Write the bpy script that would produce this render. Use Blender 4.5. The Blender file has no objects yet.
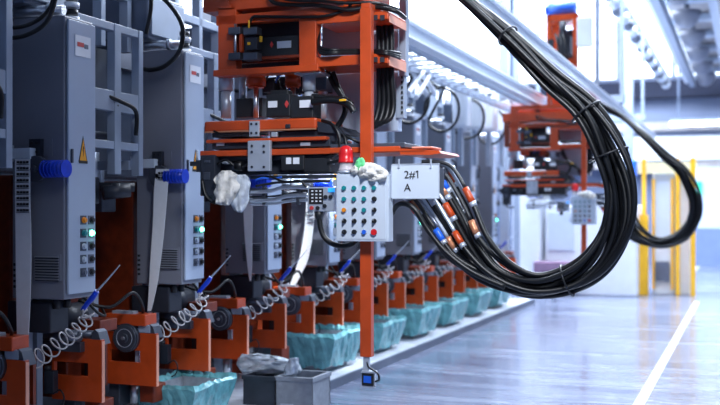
import bpy, bmesh, math, random
from mathutils import Vector, Matrix
random.seed(7)
C = bpy.context.scene.collection
F = 1000.0; H = 1.5
YAW = math.atan(388/1000.0); CS = math.cos(YAW); SN = math.sin(YAW)

# ---------- measuring helpers: picture point -> point of the hall on a plane Y / X / at a distance
def at(u, v, Y):
    q = (u-748.0)
    X = q*Y*CS/(F/CS + q*SN)
    d = -X*SN + Y*CS
    return Vector((X, Y, H - (v-212.0)*d/F))
def atx(u, v, X):
    d = F/CS*X/(u-748.0)
    return Vector((X, (d + X*SN)/CS, H-(v-212.0)*d/F))

# ---------- materials
def mat(name, col, rough=.5, metal=0, var=.12, scale=6, bump=0, emit=None, es=0, coat=0, trans=0, alpha=1):
    m = bpy.data.materials.new(name); m.use_nodes = True
    nt = m.node_tree; b = nt.nodes['Principled BSDF']
    b.inputs['Roughness'].default_value = rough
    b.inputs['Metallic'].default_value = metal
    b.inputs['Coat Weight'].default_value = coat
    b.inputs['Transmission Weight'].default_value = trans
    b.inputs['Alpha'].default_value = alpha
    tc = nt.nodes.new('ShaderNodeTexCoord')
    nz = nt.nodes.new('ShaderNodeTexNoise'); nz.inputs['Scale'].default_value = scale
    nz.inputs['Detail'].default_value = 5
    nt.links.new(tc.outputs['Object'], nz.inputs['Vector'])
    r = nt.nodes.new('ShaderNodeValToRGB')
    r.color_ramp.elements[0].position = .3; r.color_ramp.elements[1].position = .7
    a = [max(0, c*(1-var)) for c in col]; z = [min(1, c*(1+var)) for c in col]
    r.color_ramp.elements[0].color = (*a, 1); r.color_ramp.elements[1].color = (*z, 1)
    nt.links.new(nz.outputs['Fac'], r.inputs['Fac'])
    nt.links.new(r.outputs['Color'], b.inputs['Base Color'])
    if bump:
        bp = nt.nodes.new('ShaderNodeBump'); bp.inputs['Strength'].default_value = bump
        bp.inputs['Distance'].default_value = .02
        nt.links.new(nz.outputs['Fac'], bp.inputs['Height']); nt.links.new(bp.outputs['Normal'], b.inputs['Normal'])
    if emit:
        b.inputs['Emission Color'].default_value = (*emit, 1); b.inputs['Emission Strength'].default_value = es
    return m
M = dict(
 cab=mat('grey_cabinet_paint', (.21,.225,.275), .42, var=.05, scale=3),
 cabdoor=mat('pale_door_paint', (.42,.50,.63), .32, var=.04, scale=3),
 frame=mat('pale_blue_steel', (.31,.37,.47), .4, var=.08),
 hood=mat('blue_grey_sheet', (.09,.115,.17), .45, var=.15, scale=2),
 dark=mat('dark_machine', (.022,.027,.04), .45, var=.3),
 mid=mat('mid_grey_metal', (.10,.115,.15), .4, metal=.6, var=.25),
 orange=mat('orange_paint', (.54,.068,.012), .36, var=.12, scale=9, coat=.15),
 orangeb=mat('shaded_orange_paint', (.18,.026,.007), .42, var=.28, scale=14),  # same orange with shade put into its colour, for inner and rear parts
 peach=mat('bare_orange_end', (.75,.34,.24), .5),
 steel=mat('polished_steel', (.70,.74,.80), .34, metal=1, var=.08),
 alu=mat('brushed_aluminium', (.56,.62,.71), .36, metal=.45, var=.08),
 black=mat('black_rubber', (.004,.005,.007), .42, var=.3),
 blackp=mat('black_plastic', (.014,.016,.02), .45, var=.3),
 white=mat('white_paint', (.80,.84,.90), .45, var=.03),
 box=mat('light_control_box', (.60,.68,.78), .35, var=.03),
 paper=mat('white_paper', (.86,.89,.93), .75, var=.03, scale=20),
 cloth=mat('white_rag', (.80,.79,.75), .9, var=.15, scale=30, bump=.5),
 cloth2=mat('bluish_rag', (.60,.66,.74), .9, var=.12, scale=30, bump=.5),
 greenc=mat('green_rag', (.16,.75,.30), .8, var=.15, scale=30),
 blue=mat('blue_plastic', (.005,.05,.60), .3, var=.15, scale=20),
 bluec=mat('blue_motor', (.02,.14,.75), .35),
 red=mat('red_plastic', (.70,.015,.02), .3),
 teal=mat('teal_button', (.01,.25,.27), .35),
 amber=mat('amber_button', (.9,.30,.02), .35),
 yellow=mat('yellow_paint', (.95,.50,.02), .45),
 cream=mat('cream_paint', (.85,.75,.45), .5),
 warn=mat('warning_orange', (.95,.38,.01), .5),
 ink=mat('black_ink', (.01,.01,.012), .6),
 redink=mat('red_ink', (.55,.05,.05), .6),
 greyink=mat('grey_ink', (.12,.14,.2), .6),
 led=mat('green_lamp', (.1,.9,.5), .3, emit=(.15,1,.55), es=7),
 lcd=mat('blue_screen', (.0,.2,.7), .2, emit=(.03,.35,1), es=1.2),
 liner=mat('aqua_plastic_film', (.17,.50,.55), .22, var=.25, scale=12, bump=.6, trans=.25),
 film=mat('clear_plastic_film', (.68,.76,.86), .18, var=.15, scale=14, bump=.8, trans=.3),
 tray=mat('grey_crate', (.26,.29,.34), .55, var=.15, scale=18),
 kerb=mat('concrete_kerb', (.50,.54,.62), .5, var=.15, scale=8),
 line=mat('white_floor_paint', (.52,.55,.60), .5, var=.06, scale=12),
 wall=mat('blue_grey_wall', (.15,.19,.30), .6, var=.06, scale=1),
 navy=mat('navy_beam', (.008,.012,.03), .9, var=.15),
 panel=mat('lavender_panel', (.50,.58,.78), .5, var=.04),
 bluedado=mat('blue_dado', (.16,.22,.42), .4, var=.05),
 brown=mat('taupe_panel', (.36,.34,.34), .6, var=.1),
 ceil=mat('ceiling_sheet', (.10,.13,.19), .7, var=.1),
 win=mat('daylight_panel', (.85,.9,1), .4, emit=(.84,.91,1), es=2.2, var=.02),
 lamp=mat('lamp_diffuser', (.9,.95,1), .4, emit=(.85,.92,1), es=9),
 coil=mat('grey_coil_hose', (.45,.44,.46), .3, var=.1),
 clear=mat('clear_beacon_base', (.75,.70,.74), .15, trans=.3),
 slot=mat('shadow_slot', (.02,.025,.03), .8),
 copper=mat('copper_band', (.70,.30,.16), .35, metal=.5),
 green=mat('exit_green', (.02,.5,.28), .5, emit=(.02,.6,.3), es=.6),
 purple=mat('plum_fabric', (.24,.15,.24), .8),
)
# epoxy floor
def floor_mat():
    m = bpy.data.materials.new('epoxy_floor'); m.use_nodes = True; nt = m.node_tree; b = nt.nodes['Principled BSDF']
    g = nt.nodes.new('ShaderNodeNewGeometry'); mp = nt.nodes.new('ShaderNodeMapping')
    mp.inputs['Scale'].default_value = (.35, 2.2, 1); nt.links.new(g.outputs['Position'], mp.inputs['Vector'])
    n = nt.nodes.new('ShaderNodeTexNoise'); n.inputs['Scale'].default_value = 1.6; n.inputs['Detail'].default_value = 8; n.inputs['Roughness'].default_value=.65
    nt.links.new(mp.outputs[0], n.inputs['Vector'])
    r = nt.nodes.new('ShaderNodeValToRGB'); r.color_ramp.elements[0].position=.35; r.color_ramp.elements[1].position=.7
    r.color_ramp.elements[0].color=(.11,.13,.21,1); r.color_ramp.elements[1].color=(.27,.31,.42,1)
    nt.links.new(n.outputs['Fac'], r.inputs['Fac']); nt.links.new(r.outputs[0], b.inputs['Base Color'])
    mr = nt.nodes.new('ShaderNodeMapRange'); mr.inputs['To Min'].default_value=.12; mr.inputs['To Max'].default_value=.38
    nt.links.new(n.outputs['Fac'], mr.inputs['Value']); nt.links.new(mr.outputs[0], b.inputs['Roughness'])
    n2 = nt.nodes.new('ShaderNodeTexNoise'); n2.inputs['Scale'].default_value = 5; n2.inputs['Detail'].default_value=3
    nt.links.new(mp.outputs[0], n2.inputs['Vector'])
    bp = nt.nodes.new('ShaderNodeBump'); bp.inputs['Strength'].default_value=.12; bp.inputs['Distance'].default_value=.02
    nt.links.new(n2.outputs['Fac'], bp.inputs['Height']); nt.links.new(bp.outputs[0], b.inputs['Normal'])
    b.inputs['Coat Weight'].default_value=.35; b.inputs['Coat Roughness'].default_value=.12
    return m
M['floor'] = floor_mat()

# ---------- mesh builder
class MB:
    def __init__(s): s.bm = bmesh.new(); s.smooth = False
    def box(s, x0,y0,z0,x1,y1,z1, bev=0):
        g = bmesh.ops.create_cube(s.bm, size=1)
        vs = g['verts']
        bmesh.ops.scale(s.bm, vec=(abs(x1-x0),abs(y1-y0),abs(z1-z0)), verts=vs)
        bmesh.ops.translate(s.bm, vec=((x0+x1)/2,(y0+y1)/2,(z0+z1)/2), verts=vs)
        if bev:
            es = list({e for v in vs for e in v.link_edges})
            bmesh.ops.bevel(s.bm, geom=es, offset=bev, segments=2, affect='EDGES', profile=.5)
        return s
    def pbox(s, u0,v0,u1,v1, y0,y1, bev=0):
        a = at(u0,v0,y0); b = at(u1,v1,y0); m = at((u0+u1)/2,v0,y0); n = at((u0+u1)/2,v1,y0)
        return s.box(a.x, y0, m.z, b.x, y1, n.z, bev)
    def cyl(s, p, q, r, r2=None, n=16):
        p = Vector(p); q = Vector(q); d = q-p
        g = bmesh.ops.create_cone(s.bm, cap_ends=True, segments=n, radius1=r, radius2=(r if r2 is None else r2), depth=d.length)
        rot = d.to_track_quat('Z','Y').to_matrix().to_4x4()
        bmesh.ops.transform(s.bm, matrix=Matrix.Translation((p+q)/2)@rot, verts=g['verts'])
        for v in g['verts']:
            for f in v.link_faces:
                if len(f.verts) == 4: f.smooth = True
        return s
    def sph(s, c, r, sc=(1,1,1), n=14):
        g = bmesh.ops.create_uvsphere(s.bm, u_segments=n, v_segments=n//2+2, radius=r)
        bmesh.ops.scale(s.bm, vec=sc, verts=g['verts']); bmesh.ops.translate(s.bm, vec=Vector(c), verts=g['verts'])
        for v in g['verts']:
            for f in v.link_faces: f.smooth = True
        return s
    def lathe(s, c, prof, n=24):
        rings = []
        for r, z in prof:
            rings.append([s.bm.verts.new((c[0]+r*math.cos(2*math.pi*i/n), c[1]+r*math.sin(2*math.pi*i/n), c[2]+z)) for i in range(n)])
        for a, b in zip(rings, rings[1:]):
            for i in range(n):
                f = s.bm.faces.new((a[i],a[(i+1)%n],b[(i+1)%n],b[i])); f.smooth = True
        s.bm.faces.new(rings[0][::-1]); s.bm.faces.new(rings[-1])
        return s
    def prism(s, pts, off):
        off = Vector(off)
        a = [s.bm.verts.new(Vector(p)) for p in pts]; b = [s.bm.verts.new(Vector(p)+off) for p in pts]
        s.bm.faces.new(a); s.bm.faces.new(b[::-1])
        n = len(a)
        for i in range(n): s.bm.faces.new((a[i],b[i],b[(i+1)%n],a[(i+1)%n]))
        return s
    def tube(s, pts, r, n=8, raw=False, sub=6):
        P = [Vector(p) for p in pts]
        if not raw: P = spline(P, sub)
        T = [(P[min(i+1,len(P)-1)]-P[max(i-1,0)]).normalized() for i in range(len(P))]
        nrm = T[0].orthogonal().normalized(); rings = []
        for i, p in enumerate(P):
            nrm = (nrm - T[i]*nrm.dot(T[i])).normalized(); bi = T[i].cross(nrm)
            rr = r[i*len(r)//len(P)] if isinstance(r, (list,tuple)) else r
            rings.append([s.bm.verts.new(p + (nrm*math.cos(2*math.pi*k/n)+bi*math.sin(2*math.pi*k/n))*rr) for k in range(n)])
        for a, b in zip(rings, rings[1:]):
            for k in range(n):
                f = s.bm.faces.new((a[k],a[(k+1)%n],b[(k+1)%n],b[k])); f.smooth = True
        s.bm.faces.new(rings[0][::-1]); s.bm.faces.new(rings[-1])
        return s
    def ribbon(s, rows, th=.002):
        # rows of (left point, right point); a thin band with thickness along the mean normal
        nn = (rows[0][1]-rows[0][0]).cross(rows[1][0]-rows[0][0]).normalized()*th
        L = [[s.bm.verts.new(p) for p in (a, b, b+nn, a+nn)] for a, b in rows]
        for A, B in zip(L, L[1:]):
            for k in range(4):
                f = s.bm.faces.new((A[k],A[(k+1)%4],B[(k+1)%4],B[k]))
        s.bm.faces.new(L[0][::-1]); s.bm.faces.new(L[-1])
        return s
    def build(s, name, m, parent=None, loc=None):
        bmesh.ops.recalc_face_normals(s.bm, faces=s.bm.faces[:])
        o0 = wl(parent) if parent else (Vector(loc) if loc is not None else None)
        if o0 is None:
            vs = [v.co for v in s.bm.verts]
            o0 = Vector(((min(v.x for v in vs)+max(v.x for v in vs))/2, (min(v.y for v in vs)+max(v.y for v in vs))/2, min(v.z for v in vs)))
        bmesh.ops.translate(s.bm, vec=-o0, verts=s.bm.verts[:])
        me = bpy.data.meshes.new(name); s.bm.to_mesh(me); s.bm.free(); me.materials.append(M[m])
        o = bpy.data.objects.new(name, me); C.objects.link(o)
        if parent: o.parent = parent
        else: o.location = o0
        return o
def wl(o):
    v = Vector((0,0,0))
    while o: v = v + o.location; o = o.parent
    return v
def spline(P, sub=6):
    out = []
    for i in range(len(P)-1):
        p0 = P[max(i-1,0)]; p1 = P[i]; p2 = P[i+1]; p3 = P[min(i+2,len(P)-1)]
        for k in range(sub):
            t = k/sub
            out.append(.5*((2*p1)+(p2-p0)*t+(2*p0-5*p1+4*p2-p3)*t*t+(3*p1-p0-3*p2+p3)*t*t*t))
    out.append(P[-1]); return out
def tag(o, label, cat, group=None, kind=None):
    if label: o['label'] = label
    if cat: o['category'] = cat
    if group: o['group'] = group
    if kind: o['kind'] = kind
    return o
def thing(name, label, cat, loc, group=None):
    o = bpy.data.objects.new(name, None); C.objects.link(o); o.location = loc; o.empty_display_size = .1
    return tag(o, label, cat, group)
def copy_tree(o, dy=0, label=None, parent=None):
    c = o.copy(); C.objects.link(c)
    if parent: c.parent = parent
    else: c.location = o.location + Vector((0,dy,0))
    if label: c['label'] = label
    for ch in list(o.children): copy_tree(ch, 0, None, c)
    return c
def struct(name, m, mb): return tag(mb.build(name, m), None, None, None, 'structure')
B = lambda *a: MB().box(*a)
ORD = ['nearest','second nearest','third nearest','fourth nearest','fifth nearest','sixth nearest','seventh nearest','eighth nearest','ninth nearest','tenth nearest','eleventh nearest','twelfth nearest','thirteenth nearest','fourteenth nearest','fifteenth nearest','sixteenth nearest','seventeenth nearest','eighteenth nearest','nineteenth nearest','twentieth nearest']
PITCH = 1.267; NS = 9; Y0 = 4.686; X0 = -3.6

# ================= the setting
struct('floor', 'floor', B(-7,-3,-.1, 8,33,0))
YF = 31.0
struct('wall_far', 'wall', B(-7,YF,0, 8,YF+.3,9))
struct('wall_left', 'wall', B(-7.2,-3,0, -7,YF,9))
struct('wall_back', 'wall', B(-7.2,-3.2,0, 8,-3,9))
struct('ceiling', 'ceil', B(-7.2,-3.2,9, 8,YF+.3,9.2))
# far daylight panels
k = 1
for x0, x1 in ((-6.8,-5.3),(-5.2,-3.7),(-3.6,-2.1),(-2.0,-.5),(-.4,1.1),(1.2,2.7)):
    w = struct('window_%d'%k, 'win', B(x0,YF-.06,5.5, x1,YF-.02,8.9)); k += 1
    mb = MB()
    for zz in (5.47,6.6,7.75): mb.box(x0,YF-.1,zz,x1,YF-.06,zz+.05)
    for q in range(4): mb.box(x0+q*(x1-x0)/3-.02,YF-.1,5.47,x0+q*(x1-x0)/3+.02,YF-.06,8.9)
    mb.build('window_frame','frame',w)
for i in range(7):
    y = 9.5+i*3
    w = struct('window_%d'%k, 'win', B(-6.98,y,3.7, -6.94,y+2.7,8.6)); k += 1
    mb = MB()
    for zz in (3.68,5.9,8.5): mb.box(-6.94,y,zz,-6.9,y+2.7,zz+.06)
    for q in range(4): mb.box(-6.94,y+q*.88,3.68,-6.9,y+q*.88+.06,8.56)
    mb.build('window_frame','frame',w)
struct('trim_1','navy', B(-6.9,YF-.5,4.85, 6,YF-.1,5.35))
struct('trim_2','brown', B(-6.9,YF-.9,3.85, 6,YF-.4,4.1))
struct('trim_3','white', B(-6.9,YF-.7,3.0, 6,YF-.35,3.7))
struct('trim_4','brown', B(-6.9,YF-.8,2.78, 6,YF-.4,2.95))
struct('wall_partition','panel', B(-1.55,YF-1.6,1.05, 3,YF-1.4,2.75))
struct('wall_dado','bluedado', B(-1.55,YF-1.62,0, 3,YF-1.38,1.05))
g = MB(); p = at(697,188,YF-1.7); g.box(p.x-.0,YF-1.66,p.z-.18,p.x+.13,YF-1.62,p.z+.18)
tag(g.build('exit_sign','green'),'small green sign on the pale blue partition at the far end','sign')
# kerb platform under the machine row
struct('trim_5','kerb', B(-6.5,2.5,0, -3.3,16.4,.07))
struct('trim_6','hood', B(-3.3,2.5,0, -3.27,16.4,.075))
# floor lines
tag(B(-.835,2.5,.0, -.75,17.6,.004).build('floor_line','line'),'long white line painted along the grey factory floor','floor marking')
tag(B(-1.33,18.9,.0, -1.22,29,.004).build('floor_line','line'),'short far white line on the floor near the blue partition','floor marking')

# ================= one station of the row
def cab(n): return Y0+n*PITCH
ONE = 'of the row'
def make_cabinet():
    y0, y1 = Y0, 4.955; x1, x0 = X0, -3.985; z0, z1 = 1.0, 2.62
    t = thing('control_cabinet','', 'cabinet', (x1-.19,(y0+y1)/2,z0), 'grey control cabinets along the row')
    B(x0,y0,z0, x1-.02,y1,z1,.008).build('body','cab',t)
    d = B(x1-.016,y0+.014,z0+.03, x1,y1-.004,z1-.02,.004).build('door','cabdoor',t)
    B(x1,y0+.03,1.78, x1+.012,y0+.045,1.86,.002).build('handle','mid',d)
    # louvre on the broad side
    a = at(33,254,y0-.012); b = at(60,281,y0-.012)
    v = MB()
    v.box(a.x,y0-.008,b.z, b.x,y0,a.z)
    for i in range(9):
        z = b.z+(i+.6)*(a.z-b.z)/9.4
        v.prism([(a.x+.01,y0-.006,z+.004),(a.x+.01,y0-.02,z-.006),(a.x+.01,y0-.006,z-.006)],(b.x-a.x-.02,0,0))
    v.build('louvre','cab',t)
    s = MB()
    for i in range(9):
        z = b.z+(i+.6)*(a.z-b.z)/9.4
        s.box(a.x+.012,y0-.0092,z-.0125,b.x-.012,y0-.008,z-.007)
    s.build('louvre_gap','slot',t)
    s = MB()
    for i in range(5): s.box(x0+.01,y0-.003,1.06+i*.032,x0+.03,y0,1.075+i*.032)
    s.build('slot','slot',t)
    # name plate with red and dark print
    pl = B(x1,4.757,2.40, x1+.003,4.90,2.52).build('name_plate','white',t)
    B(x1+.003,4.775,2.455,x1+.005,4.835,2.48).build('red_print','redink',pl)
    B(x1+.003,4.84,2.45,x1+.005,4.875,2.475).build('dark_print','greyink',pl)
    # warning triangle
    w = MB().prism([(x1,4.79,1.79),(x1,4.872,1.79),(x1,4.831,1.94)],(.002,0,0)).build('warning_border','ink',t)
    MB().prism([(x1+.002,4.799,1.798),(x1+.002,4.863,1.798),(x1+.002,4.831,1.922)],(.001,0,0)).build('warning_triangle','warn',w)
    mb = MB().prism([(x1+.003,4.828,1.885),(x1+.003,4.838,1.87),(x1+.003,4.831,1.858),(x1+.003,4.838,1.855),(x1+.003,4.829,1.82),(x1+.003,4.832,1.85),(x1+.003,4.825,1.855)],(.001,0,0))
    mb.build('warning_bolt','ink',w)
    MB().box(x1+.002,4.79,1.782,x1+.003,4.872,1.797).build('warning_text_band','ink',w)
    # lamps and switches
    c1 = ['amber','teal','alu','alu','greyink']; c2 = ['blackp','teal','blackp','blackp','blackp']
    for r in range(5):
        z = 1.453-r*.076
        for j, (cc, yy) in enumerate(((c1[r],4.832),(c2[r],4.905))):
            mm = 'led' if (r == 1 and j == 1) else cc
            o = MB().cyl((x1,yy,z),(x1+.012,yy,z),.018,n=14).cyl((x1+.012,yy,z),(x1+.022,yy,z),.013,n=14).build('indicator_lamp' if r < 2 else 'switch', mm, t)
            MB().box(x1,yy-.026,z-.026,x1+.004,yy+.026,z+.026).build('switch_plate','greyink' if j else 'mid',o)
    for i in range(2): MB().cyl((x1-.12,y0+.06+.1*i,z0),(x1-.12,y0+.06+.1*i,z0-.06),.02).build('cable_gland','blackp',t)
    return t
proto_cab = make_cabinet()

def make_lattice():
    xa, xb = -3.81, -3.75
    y0, y1 = 4.97, 5.68; z0, z1 = 1.74, 2.70
    t = thing('steel_frame','', 'frame', (xa,(y0+y1)/2,z0), 'pale steel frames between the cabinets')
    for y in (y0, 5.36, y1-.05): B(xa,y,z0, xb,y+.05 if y != 5.36 else y+.07,z1,.004).build('post','frame',t)
    for z, h in ((z0+.16,.05),(2.14,.13),(z1-.05,.05)): B(xa+.005,y0,z, xb-.005,y1,z+h,.004).build('rail','frame',t)
    B(xa-.25,5.60,1.78, xa,5.64,1.84).build('wall_bracket','frame',t)
    d = MB().box(-4.0,5.05,1.55,-3.82,5.3,1.72,.01).cyl((-3.9,5.1,1.72),(-3.9,5.1,1.9),.04).cyl((-3.86,5.35,1.66),(-3.7,5.5,1.66),.03)
    d.build('valve_block','dark',t)
    MB().tube([(-3.85,5.1,2.3),(-3.8,5.25,2.25),(-3.72,5.4,2.2),(-3.7,5.52,2.15),(-3.72,5.55,2.0)],.014).tube([(-3.85,5.1,2.27),(-3.8,5.25,2.2),(-3.76,5.4,2.18)],.014).build('short_hose','black',t)
    MB().cyl((-3.85,5.1,2.23),(-3.85,5.18,2.23),.035).build('fitting','alu',t); MB().cyl((-3.9,5.22,1.95),(-3.82,5.22,1.95),.05).build('gauge','mid',t)
    MB().cyl((-3.8,5.3,1.62),(-3.68,5.42,1.64),.045).cyl((-3.74,5.36,1.60),(-3.74,5.36,1.68),.03).build('swivel_arm','dark',t)
    return t
proto_lat = make_lattice()

def make_press_column():
    # machine body behind the cabinet: y range one pitch
    ya = Y0; 
    t = thing('moulding_machine','', 'machine', (-4.4,ya+.6,.07), 'moulding machine bodies in the row')
    B(-5.6,ya+.02,.07, -4.45,ya+1.23,1.15,.01).build('base','mid',t)
    B(-5.5,ya+.02,1.75, -4.5,ya+1.23,3.0,.02).build('hood','hood',t)
    for q in (.10,.62):
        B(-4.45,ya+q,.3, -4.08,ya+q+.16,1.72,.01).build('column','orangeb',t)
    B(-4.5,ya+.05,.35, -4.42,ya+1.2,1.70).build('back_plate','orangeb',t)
    B(-4.42,ya+.3,.95, -4.15,ya+.58,1.35,.01).build('slide_block','dark',t)
    for q in (.34,.52): MB().cyl((-4.25,ya+q,.4),(-4.25,ya+q,1.7),.022).build('guide_rod','steel',t)
    B(-4.3,ya+.86,1.5, -3.98,ya+1.02,1.66,.01).build('cylinder_block','mid',t)
    MB().cyl((-4.1,ya+.92,1.66),(-4.1,ya+.92,1.9),.045).cyl((-4.1,ya+1.0,1.66),(-4.1,ya+1.0,1.84),.03).build('cylinder','alu',t)
    # what hangs over the cabinet
    B(-4.45,ya-.05,2.70, -3.86,ya+.42,3.02,.015).build('upper_box','hood',t)
    B(-3.86,ya-.03,2.73, -3.84,ya+.4,2.99,.004).build('cover','frame',t)
    m = MB()
    for yy in (ya+.5, ya+.85, ya+1.15): m.box(-4.05,yy,2.6,-3.98,yy+.05,3.3,.004)
    m.box(-4.05,ya+.5,2.95,-3.98,ya+1.2,3.01,.004).box(-4.05,ya+.5,3.24,-3.98,ya+1.2,3.3)
    m.build('upper_frame','frame',t)
    MB().box(-4.5,ya+.45,2.6,-4.46,ya+1.2,3.3).build('upper_panel','cab',t)
    MB().cyl((-3.98,ya+.0,2.66),(-3.66,ya+.05,2.66),.03).cyl((-3.75,ya+.03,2.66),(-3.72,ya+.035,2.66),.04).build('air_cylinder','steel',t)
    for i in range(4): MB().cyl((-3.72,ya+.2,2.62+i*.042),(-3.72,ya+.2,2.65+i*.042),.045 if i%2 == 0 else .036).build('ring','white' if i%2 == 0 else 'blackp',t)
    # dark gear under the cabinet
    B(-4.05,ya+.03,.80, -3.74,ya+.2,.98,.01).build('gear_box','dark',t)
    MB().cyl((-3.9,ya+.25,.86),(-3.9,ya+.5,.86),.08,n=18).cyl((-3.9,ya+.5,.86),(-3.9,ya+.53,.86),.05).build('motor','dark',t)
    MB().tube([(-3.9,ya+.5,.95),(-3.75,ya+.62,.9),(-3.7,ya+.8,.98),(-3.72,ya+.95,.85),(-3.85,ya+1.05,.78)],.011).build('coolant_hose','black',t)
    MB().tube([(-3.72,ya+.3,1.0),(-3.68,ya+.38,.9),(-3.7,ya+.5,.86),(-3.8,ya+.6,.9)],.009).build('coolant_hose','black',t)
    B(-4.05,ya+.28,.66,-3.72,ya+.34,.72,.004).build('cross_bar','mid',t)
    MB().cyl((-3.98,ya+.24,2.0),(-3.98,ya+.9,2.0),.03).build('manifold_pipe','mid',t)
    B(-4.0,ya+.32,1.86,-3.84,ya+.52,2.08,.01).build('valve_box','dark',t)
    B(-4.2,ya+.3,2.25,-3.88,ya+.6,2.6,.01).build('transformer','hood',t)
    for q in (.06,.15,.7): B(-3.98,ya+q,.2, -3.93,ya+q+.05,1.0).build('support_post','frame',t)
    return t
proto_mc = make_press_column()

def make_clamp(wheel):
    yc = 5.01 if not wheel else 5.60
    t = thing('mould_clamp','', 'clamp', (-3.77,yc+.1,.36), 'orange mould clamps along the row')
    z0 = .36; zt = .735 if not wheel else .705; xr = X0
    xl = at(52 if not wheel else 98,212,yc).x
    m = MB()
    if wheel: w0, w1 = at(109,349,yc), at(140,363,yc)
    else: w0, w1 = at(54,361,yc), at(88,377,yc)
    xa, xb, zw1, zw0 = w0.x, w1.x, w0.z, w1.z
    P = lambda a,b,c,d: m.box(a,yc,b,c,yc+.03,d)
    P(xl,z0,xr,zw0); P(xl,zw1,xr,zt); P(xl,zw0,xa,zw1); P(xb,zw0,xr,zw1)
    m.build('clamp_plate','orange',t)
    B(xr,yc+.002,z0,xr+.004,yc+.028,zt-.01).build('plate_edge','peach',t)
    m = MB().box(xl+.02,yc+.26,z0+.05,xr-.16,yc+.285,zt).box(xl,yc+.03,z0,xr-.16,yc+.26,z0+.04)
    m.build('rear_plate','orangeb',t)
    B((xa+xb)/2+.03,yc+.09,z0+.06,(xa+xb)/2+.11,yc+.2,zt-.05,.004).build('inner_slide','dark',t)
    m = MB()
    pts = [(xr-.075,yc+.004,zt-.03),(xr-.075,yc+.004,zt+.04),(xr-.05,yc+.004,zt+.06),(xr-.028,yc+.004,zt+.045),(xr-.002,yc+.004,zt-.03)]
    m.prism(pts,(0,.09,0)); m.build('lever','mid',t)
    m = MB().cyl((xl+.02,yc+.05,zt+.02),(xr-.08,yc+.05,zt+.02),.028)
    m.build('pivot_shaft','mid',t)
    if wheel:
        c = at(125,338,yc-.035)
        m = MB().cyl(c,c+Vector((0,.035,0)),.095,n=32).cyl(c+Vector((0,-.008,0)),c,.082,.09,n=32).cyl(c+Vector((0,-.02,0)),c,.03,n=20)
        w = m.build('hand_wheel','mid',t)
        MB().cyl(c+Vector((0,-.03,0)),c+Vector((0,-.02,0)),.012).build('hub','steel',w)
        mm = MB()
        mm.tube([c+Vector((.06*math.cos(a*math.pi/12),-.009,.06*math.sin(a*math.pi/12))) for a in range(25)],.0022,n=5,raw=True)
        mm.build('groove_ring','alu',w)
        MB().pbox(104,314,145,325.5,yc-.02,yc+.12,.006).build('top_block','orange',t)
        MB().pbox(112,311,133,314,yc-.01,yc+.05,.002).build('sensor_bar','alu',t)
        MB().pbox(135,349,139.5,364,yc+.035,yc+.1,.002).build('catch','frame',t)
        MB().pbox(138,325,150,333,yc+.0,yc+.06,.004).build('shaft_bearing','frame',t)
    else:
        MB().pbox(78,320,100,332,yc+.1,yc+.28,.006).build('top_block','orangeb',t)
        m = MB().cyl(at(40,334,yc-.05),at(80,336,yc-.05),.034); m.build('pipe','mid',t)
        m = MB().pbox(44,371,53,394,yc-.10,yc-.05,.004).cyl(at(48,366,yc-.07),at(48,371,yc-.07),.02)
        m.build('solenoid_valve','dark',t)
        MB().tube([at(53,394,yc-.1),at(60,390,yc-.12),at(64,398,yc-.12),at(60,408,yc-.12),at(48,411,yc-.08)],.005,n=6).build('thin_hose','blackp',t)
        MB().pbox(34,378,38,386,yc-.09,yc-.08).build('yellow_wire','yellow',t)
    MB().box(xl+.06,yc+.04,.2,xl+.14,yc+.2,z0,.004).build('foot','mid',t)
    MB().cyl((xl+.22,yc+.1,.22),(xl+.22,yc+.1,z0),.03).build('ejector','steel',t)
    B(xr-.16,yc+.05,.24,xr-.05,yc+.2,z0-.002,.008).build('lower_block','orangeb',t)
    return t
proto_ca = make_clamp(False); proto_cb = make_clamp(True)

def make_dispenser():
    y = Y0; t = thing('tape_dispenser','', 'dispenser', at(35,160,y), 'tape dispensers fixed to the cabinets')
    yb = y-.04
    a = MB().pbox(7,148,30,159, yb-.05,yb,.003); a.pbox(3,145,8,161,yb-.05,yb)
    a.build('bracket','box',t)
    MB().pbox(29,139,40,156, yb,y-.002).build('mount_block','dark',t)
    MB().pbox(40,139,52,156, y-.008,y-.001).build('mount_plate','cab',t)
    bm = MB()
    for u_ in (32,37):
        for v_ in (143,152):
            p = at(u_,v_,yb-.001); bm.cyl(p,p+Vector((0,-.006,0)),.008,n=8)
    bm.build('bolt','ink',t)
    c = at(36,169,yb-.03)
    MB().cyl(c+Vector((0,-.01,0)),c+Vector((0,.02,0)),.075,n=24).cyl(c+Vector((0,-.03,0)),c,.018).build('disc','mid',t)
    a0 = at(45,169,yb-.03); b0 = at(66,169,yb-.03)
    r = MB().cyl(a0,b0,.046,n=26)
    for q in range(7):
        x = a0.x+(b0.x-a0.x)*q/6; r.cyl((x-.004,a0.y,a0.z),(x+.004,a0.y,a0.z),.049,n=26)
    r.build('tape_roll','blue',t)
    return t
proto_dp = make_dispenser()

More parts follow.
